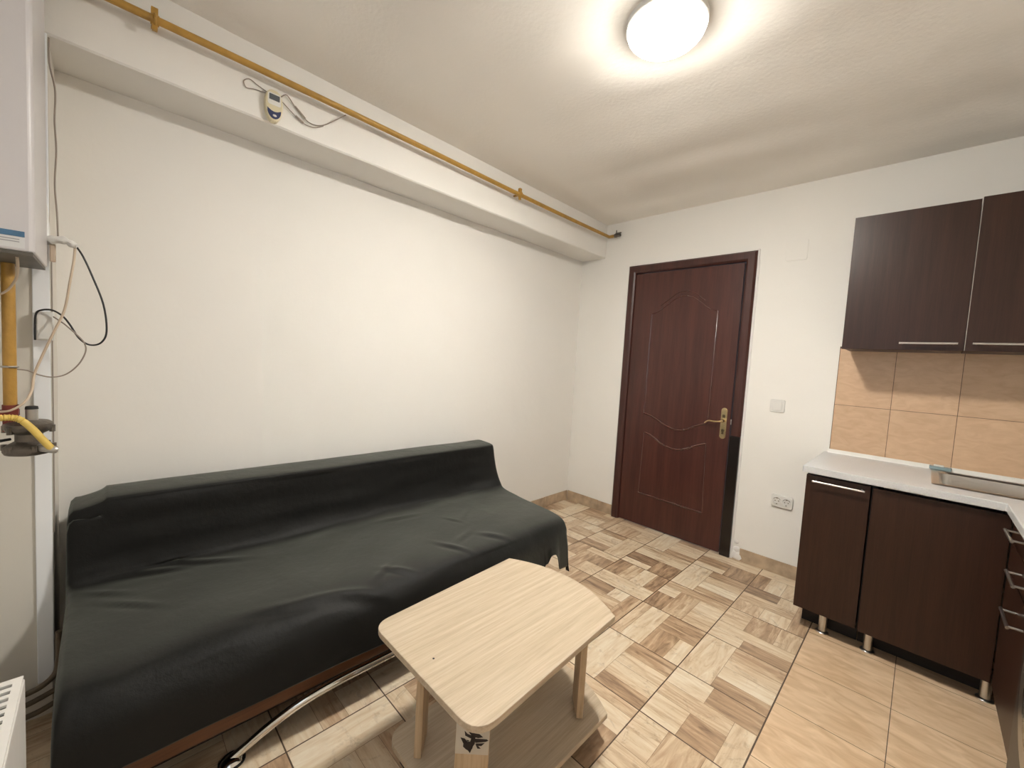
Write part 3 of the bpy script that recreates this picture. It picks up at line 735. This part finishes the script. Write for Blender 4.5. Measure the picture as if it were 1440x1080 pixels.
for (x, y) in ((1.25, -2.40), (1.55, -2.40), (1.25, -1.90), (1.56, -1.92)):
    bm = nbm(); lathe(bm, [(.022, 0), (.022, .044)], 18, T(x-.022+.005, y, .0235) @ RY(90) @ T(0, 0, -.005) @ Matrix.Diagonal((1, 1, .5, 1)))
    lathe(bm, [(.009, .0), (.012, .036)], 12, T(x, y, .044)); box(bm, x-.018, y-.02, .0765, x+.018, y+.02, .0815)
    obj('caster', bm, MT['rubber'], tb)
bm = nbm(); lathe(bm, [(.0030, 0), (.0030, .0006)], 12, T(1.391, -2.432, .4551)); obj('screw_hole', bm, MT['rubber'], tb)
# sticker with a black brushed sign on the broad face of the front leg
SR = T(1.515, -2.385, 0) @ RZ(45)   # local x across, local -y toward the room side
def stick(pts, y, m, name, par):
    bm = nbm()
    for P in pts:
        vs = [bm.verts.new((px_, y, pz_)) for px_, pz_ in P]; 
        f = bm.faces.new(vs)
        r = bmesh.ops.extrude_face_region(bm, geom=[f]); bmesh.ops.translate(bm, vec=(0, .0004, 0), verts=[v for v in r['geom'] if isinstance(v, bmesh.types.BMVert)])
    bmesh.ops.transform(bm, matrix=SR, verts=bm.verts)
    return obj(name, bm, m, par)
z0s, z1s = .254, .338
st = stick([[(-.0435, z0s), (.0425, z0s), (.0435, z1s), (-.0430, z1s)]], -.0118, MT['paper'], 'sticker', lg[2]); st['label'] = 'square pale sticker with a black brushed sign'
ZR = T(0, 0, 0)
def S2(u, v): return (-.044+.088*(u-72)/650.0, .3445-.0885*(v-240)/570.0+.0)
strokes = [
    [(248, 430), (300, 470), (380, 490), (400, 540), (330, 520), (262, 495)],
    [(330, 440), (440, 455), (520, 462), (585, 500), (500, 515), (400, 500)],
    [(395, 490), (450, 500), (440, 620), (400, 660), (350, 620), (380, 560)],
    [(440, 545), (560, 545), (660, 545), (690, 562), (640, 580), (470, 600)],
    [(470, 625), (560, 620), (625, 612), (570, 655), (500, 655)],
    [(175, 548), (250, 560), (300, 600), (330, 660), (240, 640), (240, 600)],
    [(240, 640), (340, 620), (420, 640), (390, 720), (370, 690), (360, 770), (320, 735), (290, 725), (235, 690)],
    [(460, 640), (500, 655), (560, 700), (500, 700)],
    [(290, 570), (340, 575), (310, 592)],
]
stick([[S2(*p) for p in s] for s in strokes], -.0123, MT['ink'], 'brushed_sign', st) if False else None
def ink():
    bm = nbm()
    for s in strokes:
        mx_ = sum(p[0] for p in s)/len(s); my_ = sum(p[1] for p in s)/len(s)
        q_ = [S2(mx_+(p[0]-mx_)*1.12, my_+(p[1]-my_)*1.35) for p in s]
        vs = [bm.verts.new((q[0], -.0123-.00008*strokes.index(s), q[1])) for q in q_]; f_ = bm.faces.new(vs)
        bmesh.ops.triangulate(bm, faces=[f_])
    bmesh.ops.transform(bm, matrix=SR, verts=bm.verts)
    return obj('brushed_sign', bm, MT['ink'], lg[2])
ink()

# ------------------------------------------------------------------ sofa
YL, YR_ = -3.125, -1.275
sf = thing('sofa', 'long sofa bed with brown base board and chrome tube legs under a black cover', 'sofa', (.6, -2.2, 0))
bm = nbm(); prism(bm, [(YL+.04, .27), (YR_-.04, .27), (YR_-.04, .375), (YL+.04, .375)], .39, .86, Matrix(((0, 0, 1, 0), (1, 0, 0, 0), (0, 1, 0, 0), (0, 0, 0, 1))))
obj('seat_cushion', bm, MT['cushion'], sf, bevel=.03, seg=4)
bm = nbm(); 
Rm = Matrix(((1, 0, 0, 0), (0, 0, 1, 0), (0, 1, 0, 0), (0, 0, 0, 1)))
prism(bm, [(.165, .30), (.31, .30), (.27, .67), (.17, .67)], YL+.05, YR_-.04, Rm); obj('backrest', bm, MT['cushion'], sf, bevel=.03, seg=4)
obj('base_board', bb(.885, YL+.01, .138, .905, -1.46, .268), MT['board'], sf, bevel=.002)
bm = nbm(); box(bm, .20, YL+.03, .268, .884, YR_-.08, .269); box(bm, .22, YL+.05, .045, .80, -1.50, .268); obj('frame_and_shade_box', bm, MT['carcass'], sf)  # thin frame sheet, plus a lower dark box added to deepen shade under the sofa
for (fx, rx) in ((.862, .905),):
    ya, yb = -2.79, -1.62
    path = [(.848, ya, .010), (.853, ya+.035, .030), (.872, ya+.10, .075), (.893, ya+.19, .118), (.905, ya+.30, .137), (.908, ya+.42, .140), (.908, (ya+yb)/2, .140),
            (.908, yb-.42, .140), (.905, yb-.30, .137), (.893, yb-.19, .118), (.872, yb-.10, .075), (.853, yb-.035, .030), (.848, yb, .010)]
    path = [(x+.026, y, z) for x, y, z in path]
    bm = nbm(); tube(bm, path, .0135, 14, 5); tl = obj('leg_tube', bm, MT['chrome'], sf, smooth=True)
    for y in (ya, yb):
        bm = nbm(); lathe(bm, [(.032, .0), (.033, .004), (.026, .010), (.014, .016)], 26, T(.872, y, .004)); obj('foot_disc', bm, MT['chrome'], tl, smooth=True)
        bm = nbm(); lathe(bm, [(.036, .0), (.036, .0045)], 26, T(.872, y, 0)); obj('foot_pad', bm, MT['rubber'], tl, smooth=True)
bm = nbm(); tube(bm, [(.30, -2.79, .012), (.30, -2.70, .10), (.30, -2.5, .16), (.30, -1.9, .16), (.30, -1.7, .10), (.30, -1.62, .012)], .0135, 10, 5); obj('leg_tube', bm, MT['chrome'], sf, smooth=True)

# throw cover: a cloth sheet over backrest, seat and front
def cover():
    bm = nbm()
    # profile (x,z) at parameter stations; interpolated between near(left) and far(right) end
    PL = [(.135, .42), (.14, .60), (.150, .700), (.175, .722), (.24, .725), (.305, .717), (.317, .700), (.323, .64), (.332, .56), (.345, .49), (.370, .448), (.43, .435), (.53, .430), (.64, .428), (.74, .424), (.83, .415), (.890, .395), (.925, .36), (.942, .32), (.950, .27), (.955, .222)]
    PR = [(.135, .42), (.14, .60), (.150, .695), (.175, .715), (.24, .716), (.309, .710), (.321, .692), (.329, .63), (.340, .55), (.358, .48), (.400, .446), (.47, .440), (.56, .436), (.66, .434), (.76, .428), (.84, .418), (.905, .398), (.940, .36), (.957, .32), (.965, .27), (.972, .215)]
    PE = [(.135, .42), (.14, .60), (.150, .695), (.175, .715), (.24, .716), (.309, .710), (.323, .690), (.338, .63), (.362, .56), (.395, .50), (.430, .462), (.49, .444), (.57, .438), (.67, .434), (.77, .428), (.85, .420), (.915, .408), (.945, .375), (.958, .32), (.967, .27), (.974, .205)]
    nv = 140; nu = 300; ns = 26
    def prof(P, t):
        k = t*(len(P)-1); i = min(int(k), len(P)-2); f = k-i
        g = lambda a: Vector((a[0], 0, a[1]))
        p0, p1, p2, p3 = g(P[max(i-1, 0)]), g(P[i]), g(P[i+1]), g(P[min(i+2, len(P)-1)])
        return .5*((2*p1)+(p2-p0)*f+(2*p0-5*p1+4*p2-p3)*f*f+(-p0+3*p1-3*p2+p3)*f**3)
    folds = [  # (y,x centre, angle of ridge, length, width, height)
        (-2.55, .86, 12, .30, .016, .010), (-2.40, .90, 18, .22, .013, .009), (-2.23, .86, 35, .13, .012, .010), (-2.30, .84, -30, .10, .010, .007),
        (-3.00, .56, 40, .16, .010, .009), (-3.05, .45, 35, .12, .009, .007), (-2.80, .40, 20, .25, .012, .009), (-2.92, .39, 12, .18, .012, .008),
        (-1.95, .82, 50, .14, .012, .008), (-1.85, .78, -20, .12, .012, .007), (-1.72, .84, 40, .12, .013, .008), (-1.80, .62, 60, .10, .010, .005), (-2.0, .45, 8, .2, .012, .006), (-1.7, .60, -40, .12, .012, .005)]
    def point(u, v):
        y = YL+(YR_-YL)*u
        p = prof(PL, v).lerp(prof(PR, v), u); k_ = max(0, (u-.86)/.14); p = p.lerp(prof(PE, v), k_*k_*(3-2*k_)); p.y = y
        back = 6 < v*20 < 10; 
        # broad sag and wrinkles
        q = Vector((v*3.2, y*1.6, 0))
        a = noise.noise(q)*.007+noise.noise(q*2.7+Vector((3, 1, 0)))*.004+noise.noise(Vector((v*14, y*6, 1)))*.0015
        if v > .48: a += noise.noise(Vector((v*9, y*5.0+v*8, 4)))*.0035
        if .27 < v < .5: a += noise.noise(Vector((v*26, y*2.2, 8)))*.005*math.sin((v-.27)/.23*math.pi)
        for (fy, fx, ang, L, w_, h_) in folds:
            if v < .42: break
            dy = y-fy; dx_ = p.x-fx; c, s = math.cos(math.radians(ang)), math.sin(math.radians(ang))
            al = dy*c+dx_*s; ac = -dy*s+dx_*c
            h_ *= .7; a += h_*math.exp(-(al/L*2)**2)*math.exp(-(ac/w_)**2)-.5*h_*math.exp(-(al/L*2)**2)*math.exp(-((ac-w_*1.6)/w_)**2)
        # hem hang: gentle vertical ripples
        hang = max(0, (v-.86)/.14)
        p.x += hang*(noise.noise(Vector((y*4.2, 0, 2)))*.009)
        if v > .86:
            p.z += hang*hang*(noise.noise(Vector((y*1.7, 5, 2)))*.008)
            s_ = max(0, min(1, (u-.956)/.012)); p.z += hang*hang*(.036*math.exp(-((u-.936)/.019)**4)-.055*s_*s_*(3-2*s_))
            if u > .9: p.z += hang*hang*.012
            if u < .05: p.z -= hang*hang*.04*(1-u/.05)
        n_ = Vector((0, 0, 1)) if v > .48 and v < .82 else (Vector((1, 0, .2)) if v <= .48 and v > .3 else (Vector((.9, 0, .5)) if v >= .82 else Vector((0, 0, 1))))
        if v < .3: a *= .35
        if u < .035 and v < .33: p.z -= .028*(1-u/.035)**.5
        e = min(1, u*14, (1-u)*14) if v < .45 else 1
        return p+n_*a*e
    g = []
    # side drapes: extra columns before u=0 and after u=1
    for i in range(-ns, nu+ns+1):
        row = []
        for j in range(nv+1):
            v = j/nv
            if 0 <= i <= nu: row.append(point(i/nu, v)); continue
            left = i < 0; k = (-i if left else i-nu)/ns; u = 0 if left else 1
            p = point(u, v)
            sg = -1 if left else 1
            floorz = (.10 if left else .145)+noise.noise(Vector((p.x*5, 1, 3)))*.02
            if not left: floorz = (.30 if p.x < .42 else .245)+noise.noise(Vector((p.x*5, 1, 3)))*.015
            zz = p.z-(p.z-min(floorz, p.z-.01))*min(1, max(0, k-.06)/.94)
            spread = (.024 if left else .010)*math.sin(min(1, k*8)*math.pi/2)+.010*k*(1 if left else .6)+(.006*noise.noise(Vector((p.x*13, k, 6))))*k
            if v > .86 and not left: zz = p.z-(p.z-.135)*k
            row.append(Vector((p.x+(.012*k if v > .8 else 0), p.y+sg*spread, zz)))
        g.append(row)
    V = [[bm.verts.new(p) for p in r] for r in g]
    for a, b in zip(V, V[1:]):
        for j in range(nv): bm.faces.new((a[j], b[j], b[j+1], a[j+1]))
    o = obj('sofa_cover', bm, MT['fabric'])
    for p in o.data.polygons: p.use_smooth = True
    s = o.modifiers.new('thickness', 'SOLIDIFY'); s.thickness = .003; s.offset = 1
    return o
tag(cover(), 'large black cloth throw draped over the whole sofa', 'throw')

# ------------------------------------------------------------------ boiler, gas regulator, cables at the left
BX0, BX1, BY0, BY1 = .334, .660, YN+.001, -3.187
bo = thing('gas_boiler', 'white wall-hung gas boiler cut off by the left edge', 'boiler', (.5, -3.3, 1.47))
bm = nbm(); prism(bm, [(BX0, BY0), (BX1, BY0), (BX1, BY1-.010), (BX1-.003, BY1-.003), (BX1-.012, BY1), (BX0, BY1)], 1.474, 2.30)
obj('casing', bm, MT['boiler'], bo, bevel=.004, seg=3)
obj('underside', bb(BX0+.004, BY0+.004, 1.465, BX1-.004, BY1-.004, 1.4745), MT['under'], bo)
obj('label_band', bb(BX1+.0001, -3.39, 1.508, BX1+.0012, -3.2035, 1.5215), MT['lblue'], bo)['label'] = 'blue band of the boiler label'
lb = obj('label_panel', bb(BX1+.0001, -3.39, 1.4805, BX1+.0010, -3.2035, 1.507), MT['lwhite'], bo)
bm = nbm()
for z in (1.500, 1.494): box(bm, BX1+.001, -3.37, z, BX1+.0014, -3.212, z+.0022)
obj('label_lines', bm, MT['lgrey'], lb)

rp = thing('gas_riser', 'thick yellow vertical gas pipe below the boiler', 'pipe', (.42, -3.256, 1.06))
bm = nbm(); tube(bm, [(.42, -3.256, 1.055), (.42, -3.256, 1.464)], .0135, 16); obj('pipe', bm, MT['ypipe'], rp, smooth=True)
bm = nbm(); tube(bm, [(.42, -3.256, 1.048), (.42, -3.256, 1.062)], .0160, 16); obj('collar', bm, MT['red'], rp, smooth=True)
bm = nbm(); tube(bm, [(.42+.0155*math.cos(a), -3.256+.0155*math.sin(a), 1.172) for a in [2*math.pi*i/16 for i in range(17)]], .003, 6); obj('tie', bm, MT['castlt'], rp, smooth=True)

rg = thing('gas_regulator', 'grey cast metal gas regulator valve under the yellow vertical pipe', 'gas valve', (.42, -3.22, .91))
bm = nbm(); lathe(bm, [(.030, .913), (.048, .918), (.052, .926), (.052, .936), (.044, .944), (.028, .955), (.028, .975), (.045, .985), (.050, .993), (.050, 1.006), (.040, 1.013), (.014, 1.016)], 24, T(.42, -3.222, 0))
for k in range(6):
    a = k*math.pi/3+.3; lathe(bm, [(.0065, .928), (.0065, .945)], 8, T(.42+.05*math.cos(a), -3.222+.05*math.sin(a), 0)); lathe(bm, [(.0065, .980), (.0065, 1.000)], 8, T(.42+.048*math.cos(a), -3.222+.048*math.sin(a), 0))
obj('body', bm, MT['cast'], rg, smooth=True)
bm = nbm(); lathe(bm, [(.013, 1.012), (.013, 1.048)], 18, T(.42, -3.216, 0)); obj('cap', bm, MT['castlt'], rg, smooth=True)
bm = nbm(); lathe(bm, [(.0138, 1.048), (.0125, 1.056), (.006, 1.0575)], 18, T(.42, -3.216, 0)); obj('cap_plug', bm, MT['rubber'], rg, smooth=True)
bm = nbm(); tube(bm, [(.42, -3.258, .985), (.42, -3.258, 1.030)], .013, 12); box(bm, .405, -3.276, 1.030, .435, -3.240, 1.047); obj('union_nut', bm, MT['red'], rg)
bm = nbm(); tube(bm, [(.44, -3.255, .965), (.465, -3.290, .963)], .004, 8); obj('lever', bm, MT['rubber'], rg, smooth=True)
bm = nbm(); tube(bm, [(.455, -3.20, .938), (.478, -3.174, .934), (.478, -3.166, .932)], .011, 12, 3); obj('outlet_nut', bm, MT['castlt'], rg, smooth=True)
bm = nbm()
hp_ = smooth_path([(.50, -3.33, 1.020), (.485, -3.285, 1.030), (.480, -3.255, 1.033), (.480, -3.233, 1.026), (.480, -3.212, 1.000), (.480, -3.192, .966), (.480, -3.174, .936)], 10)
nn = len(hp_); tube(bm, hp_, .0088, 12, 0, radf=lambda t: (1+.14*math.sin(t*150)) if t < .55 else 1)
tag(obj('gas_hose', bm, MT['yhose'], smooth=True), 'short yellow ribbed gas hose joined to the regulator', 'hose')

jb = thing('junction_box', 'small white junction box on the pier with cables looped over it', 'junction box', (.30, -3.19, 1.29))
bm = nbm(); box(bm, .2987, -3.214, 1.250, .322, -3.176, 1.340); obj('box_body', bm, MT['pvc'], jb, bevel=.003)
bm = nbm(); box(bm, .322, -3.211, 1.254, .325, -3.179, 1.336); obj('box_lid', bm, MT['pvc'], jb, bevel=.001)

# cables
def cab(name, pts, r, m, label):
    bm = nbm(); tube(bm, pts, r, 8, 6); return tag(obj(name, bm, m, smooth=True), label, 'cable')
cab('power_cable', [(.345, -3.126, 1.552), (.36, -3.110, 1.520), (.365, -3.090, 1.462), (.365, -3.065, 1.375), (.365, -3.058, 1.290), (.365, -3.071, 1.252), (.365, -3.096, 1.243), (.360, -3.120, 1.262), (.350, -3.141, 1.305), (.345, -3.157, 1.330), (.340, -3.178, 1.345), (.335, -3.200, 1.343), (.330, -3.212, 1.330), (.330, -3.2145, 1.29), (.330, -3.2145, 1.25)], .0026, MT['bcord'], 'black power cable looping down over the white wall')
cab('cream_cable', [(.345, -3.128, 1.545), (.375, -3.130, 1.50), (.385, -3.138, 1.435), (.385, -3.150, 1.348), (.385, -3.170, 1.285), (.390, -3.196, 1.205), (.395, -3.212, 1.148), (.42, -3.215, 1.105), (.445, -3.226, 1.073), (.455, -3.247, 1.053), (.455, -3.266, 1.047), (.450, -3.30, 1.05)], .0032, MT['ccord'], 'cream cable hanging from the white sleeve down to the regulator')
cab('signal_cable', [(.330, -3.176, 1.325), (.36, -3.160, 1.312), (.375, -3.149, 1.302), (.385, -3.124, 1.273), (.385, -3.108, 1.248), (.385, -3.106, 1.220), (.385, -3.121, 1.181), (.385, -3.147, 1.150), (.385, -3.176, 1.140), (.39, -3.203, 1.147), (.40, -3.224, 1.160), (.405, -3.251, 1.165), (.405, -3.30, 1.175)], .0019, MT['gcord'], 'thin grey cable looping behind the cream one to the gas pipe')
cab('boiler_cable', [(.60, -3.222, 1.464), (.55, -3.226, 1.44), (.50, -3.236, 1.410), (.47, -3.262, 1.375), (.47, -3.31, 1.36)], .003, MT['ccord'], 'short cream cable coming out under the boiler')
cab('wall_cable', [(.289, -3.1815, 2.175), (.292, -3.181, 2.10), (.300, -3.169, 2.02), (.298, -3.171, 1.93), (.300, -3.168, 1.84), (.298, -3.172, 1.74), (.300, -3.168, 1.65), (.302, -3.166, 1.575)], .0022, MT['gcord'], 'thin pinkish grey cable hanging from the beam corner to the sleeve')
bm = nbm(); tube(bm, [(.287, -3.1815, 1.50), (.288, -3.1815, 1.2), (.287, -3.1815, .9), (.288, -3.1815, .62)], .0016, 6); tag(obj('corner_cable', bm, MT['gcord'], smooth=True), 'thin dark cable running straight down the pier edge', 'cable')
sl = thing('cable_sleeve', 'crumpled white foil sleeve around the plug beside the boiler', 'sleeve', (.33, -3.15, 1.56))
bm = nbm(); tube(bm, [(.312, -3.1835, 1.562), (.325, -3.187, 1.560), (.335, -3.167, 1.564), (.340, -3.149, 1.564), (.345, -3.135, 1.556), (.348, -3.122, 1.551)], .0125, 12, 6, radf=lambda t: 1.1-.45*t+.12*math.sin(t*25))
for v in bm.verts: v.co += Vector((noise.noise(v.co*90), noise.noise(v.co*80+Vector((3, 0, 0))), noise.noise(v.co*85)))*.003
obj('sleeve', bm, MT['pvc'], sl, smooth=True)
bm = nbm(); box(bm, .315, -3.183, 1.495, .330, -3.170, 1.550); obj('plug', bm, MT['ccord'], sl, bevel=.003)
bm = nbm(); tube(bm, [(.305, -3.195, 1.70), (.31, -3.192, 1.65), (.315, -3.189, 1.60), (.318, -3.19, 1.57)], .006, 8, 5, radf=lambda t: .6+.9*t); obj('foil_end', bm, MT['pvc'], sl, smooth=True)

# radiator under the window, its end showing bottom left
rd = thing('radiator', 'white panel radiator with slotted top grille at lower left corner', 'radiator', (1.5, -3.25, .12))
RX0, RX1, RY0, RY1, RZ0, RZ1 = .925, 2.05, -3.335, -3.190, .10, .520
obj('front_panel', bb(RX0, RY1-.012, RZ0, RX1, RY1, RZ1-.006), MT['paint'], rd, bevel=.003)
bm = nbm(); box(bm, RX0, RY0, RZ0, RX1, RY0+.012, RZ1-.006); box(bm, RX0+.003, RY0+.012, RZ0+.02, RX1-.003, RY1-.012, RZ0+.03); obj('rear_panel', bm, MT['paint'], rd, bevel=.003)
obj('end_cover', bb(RX0-.002, RY0+.006, RZ0+.01, RX0+.004, RY1-.006, RZ1-.002), MT['paint'], rd, bevel=.001)
bm = nbm(); n_ = 46; g0 = RX0+.018; gw = (RX1-.018-g0)/n_
box(bm, RX0, RY1-.016, RZ1-.004, RX1, RY1-.002, RZ1+.001); box(bm, RX0, RY0+.002, RZ1-.004, RX1, RY0+.016, RZ1+.001); box(bm, RX0, RY0+.016, RZ1-.004, g0, RY1-.016, RZ1+.001)
for k in range(n_): box(bm, g0+gw*k+gw*.48, RY0+.016, RZ1-.004, g0+gw*(k+1), RY1-.016, RZ1+.001)
obj('top_grille', bm, MT['paint'], rd)
bm = nbm(); box(bm, RX0+.01, RY0+.014, RZ1-.05, RX1-.01, RY1-.014, RZ1-.046); obj('convector', bm, MT['slot'], rd)
for x in (1.1, 1.8):
    bm = nbm(); box(bm, x, YN+.001, .2, x+.03, RY0, .45); obj('bracket', bm, MT['paint'], rd)
hp2 = thing('heating_pipes', 'old brown painted heating pipes in the gap between radiator and sofa', 'pipe', (.36, -3.2, 0))
for pts in ([(.335, -3.172, .30), (.335, -3.172, .25), (.335, -3.173, .20), (.345, -3.180, .165), (.36, -3.204, .148), (.365, -3.235, .140), (.37, -3.30, .138)],
            [(.345, -3.172, .112), (.36, -3.21, .108), (.365, -3.24, .103), (.37, -3.30, .10)],
            [(.345, -3.172, .070), (.36, -3.21, .065), (.365, -3.24, .063), (.37, -3.30, .06)]):
    bm = nbm(); tube(bm, pts, .0085, 10, 5); obj('pipe', bm, MT['oldpipe'], hp2, smooth=True)
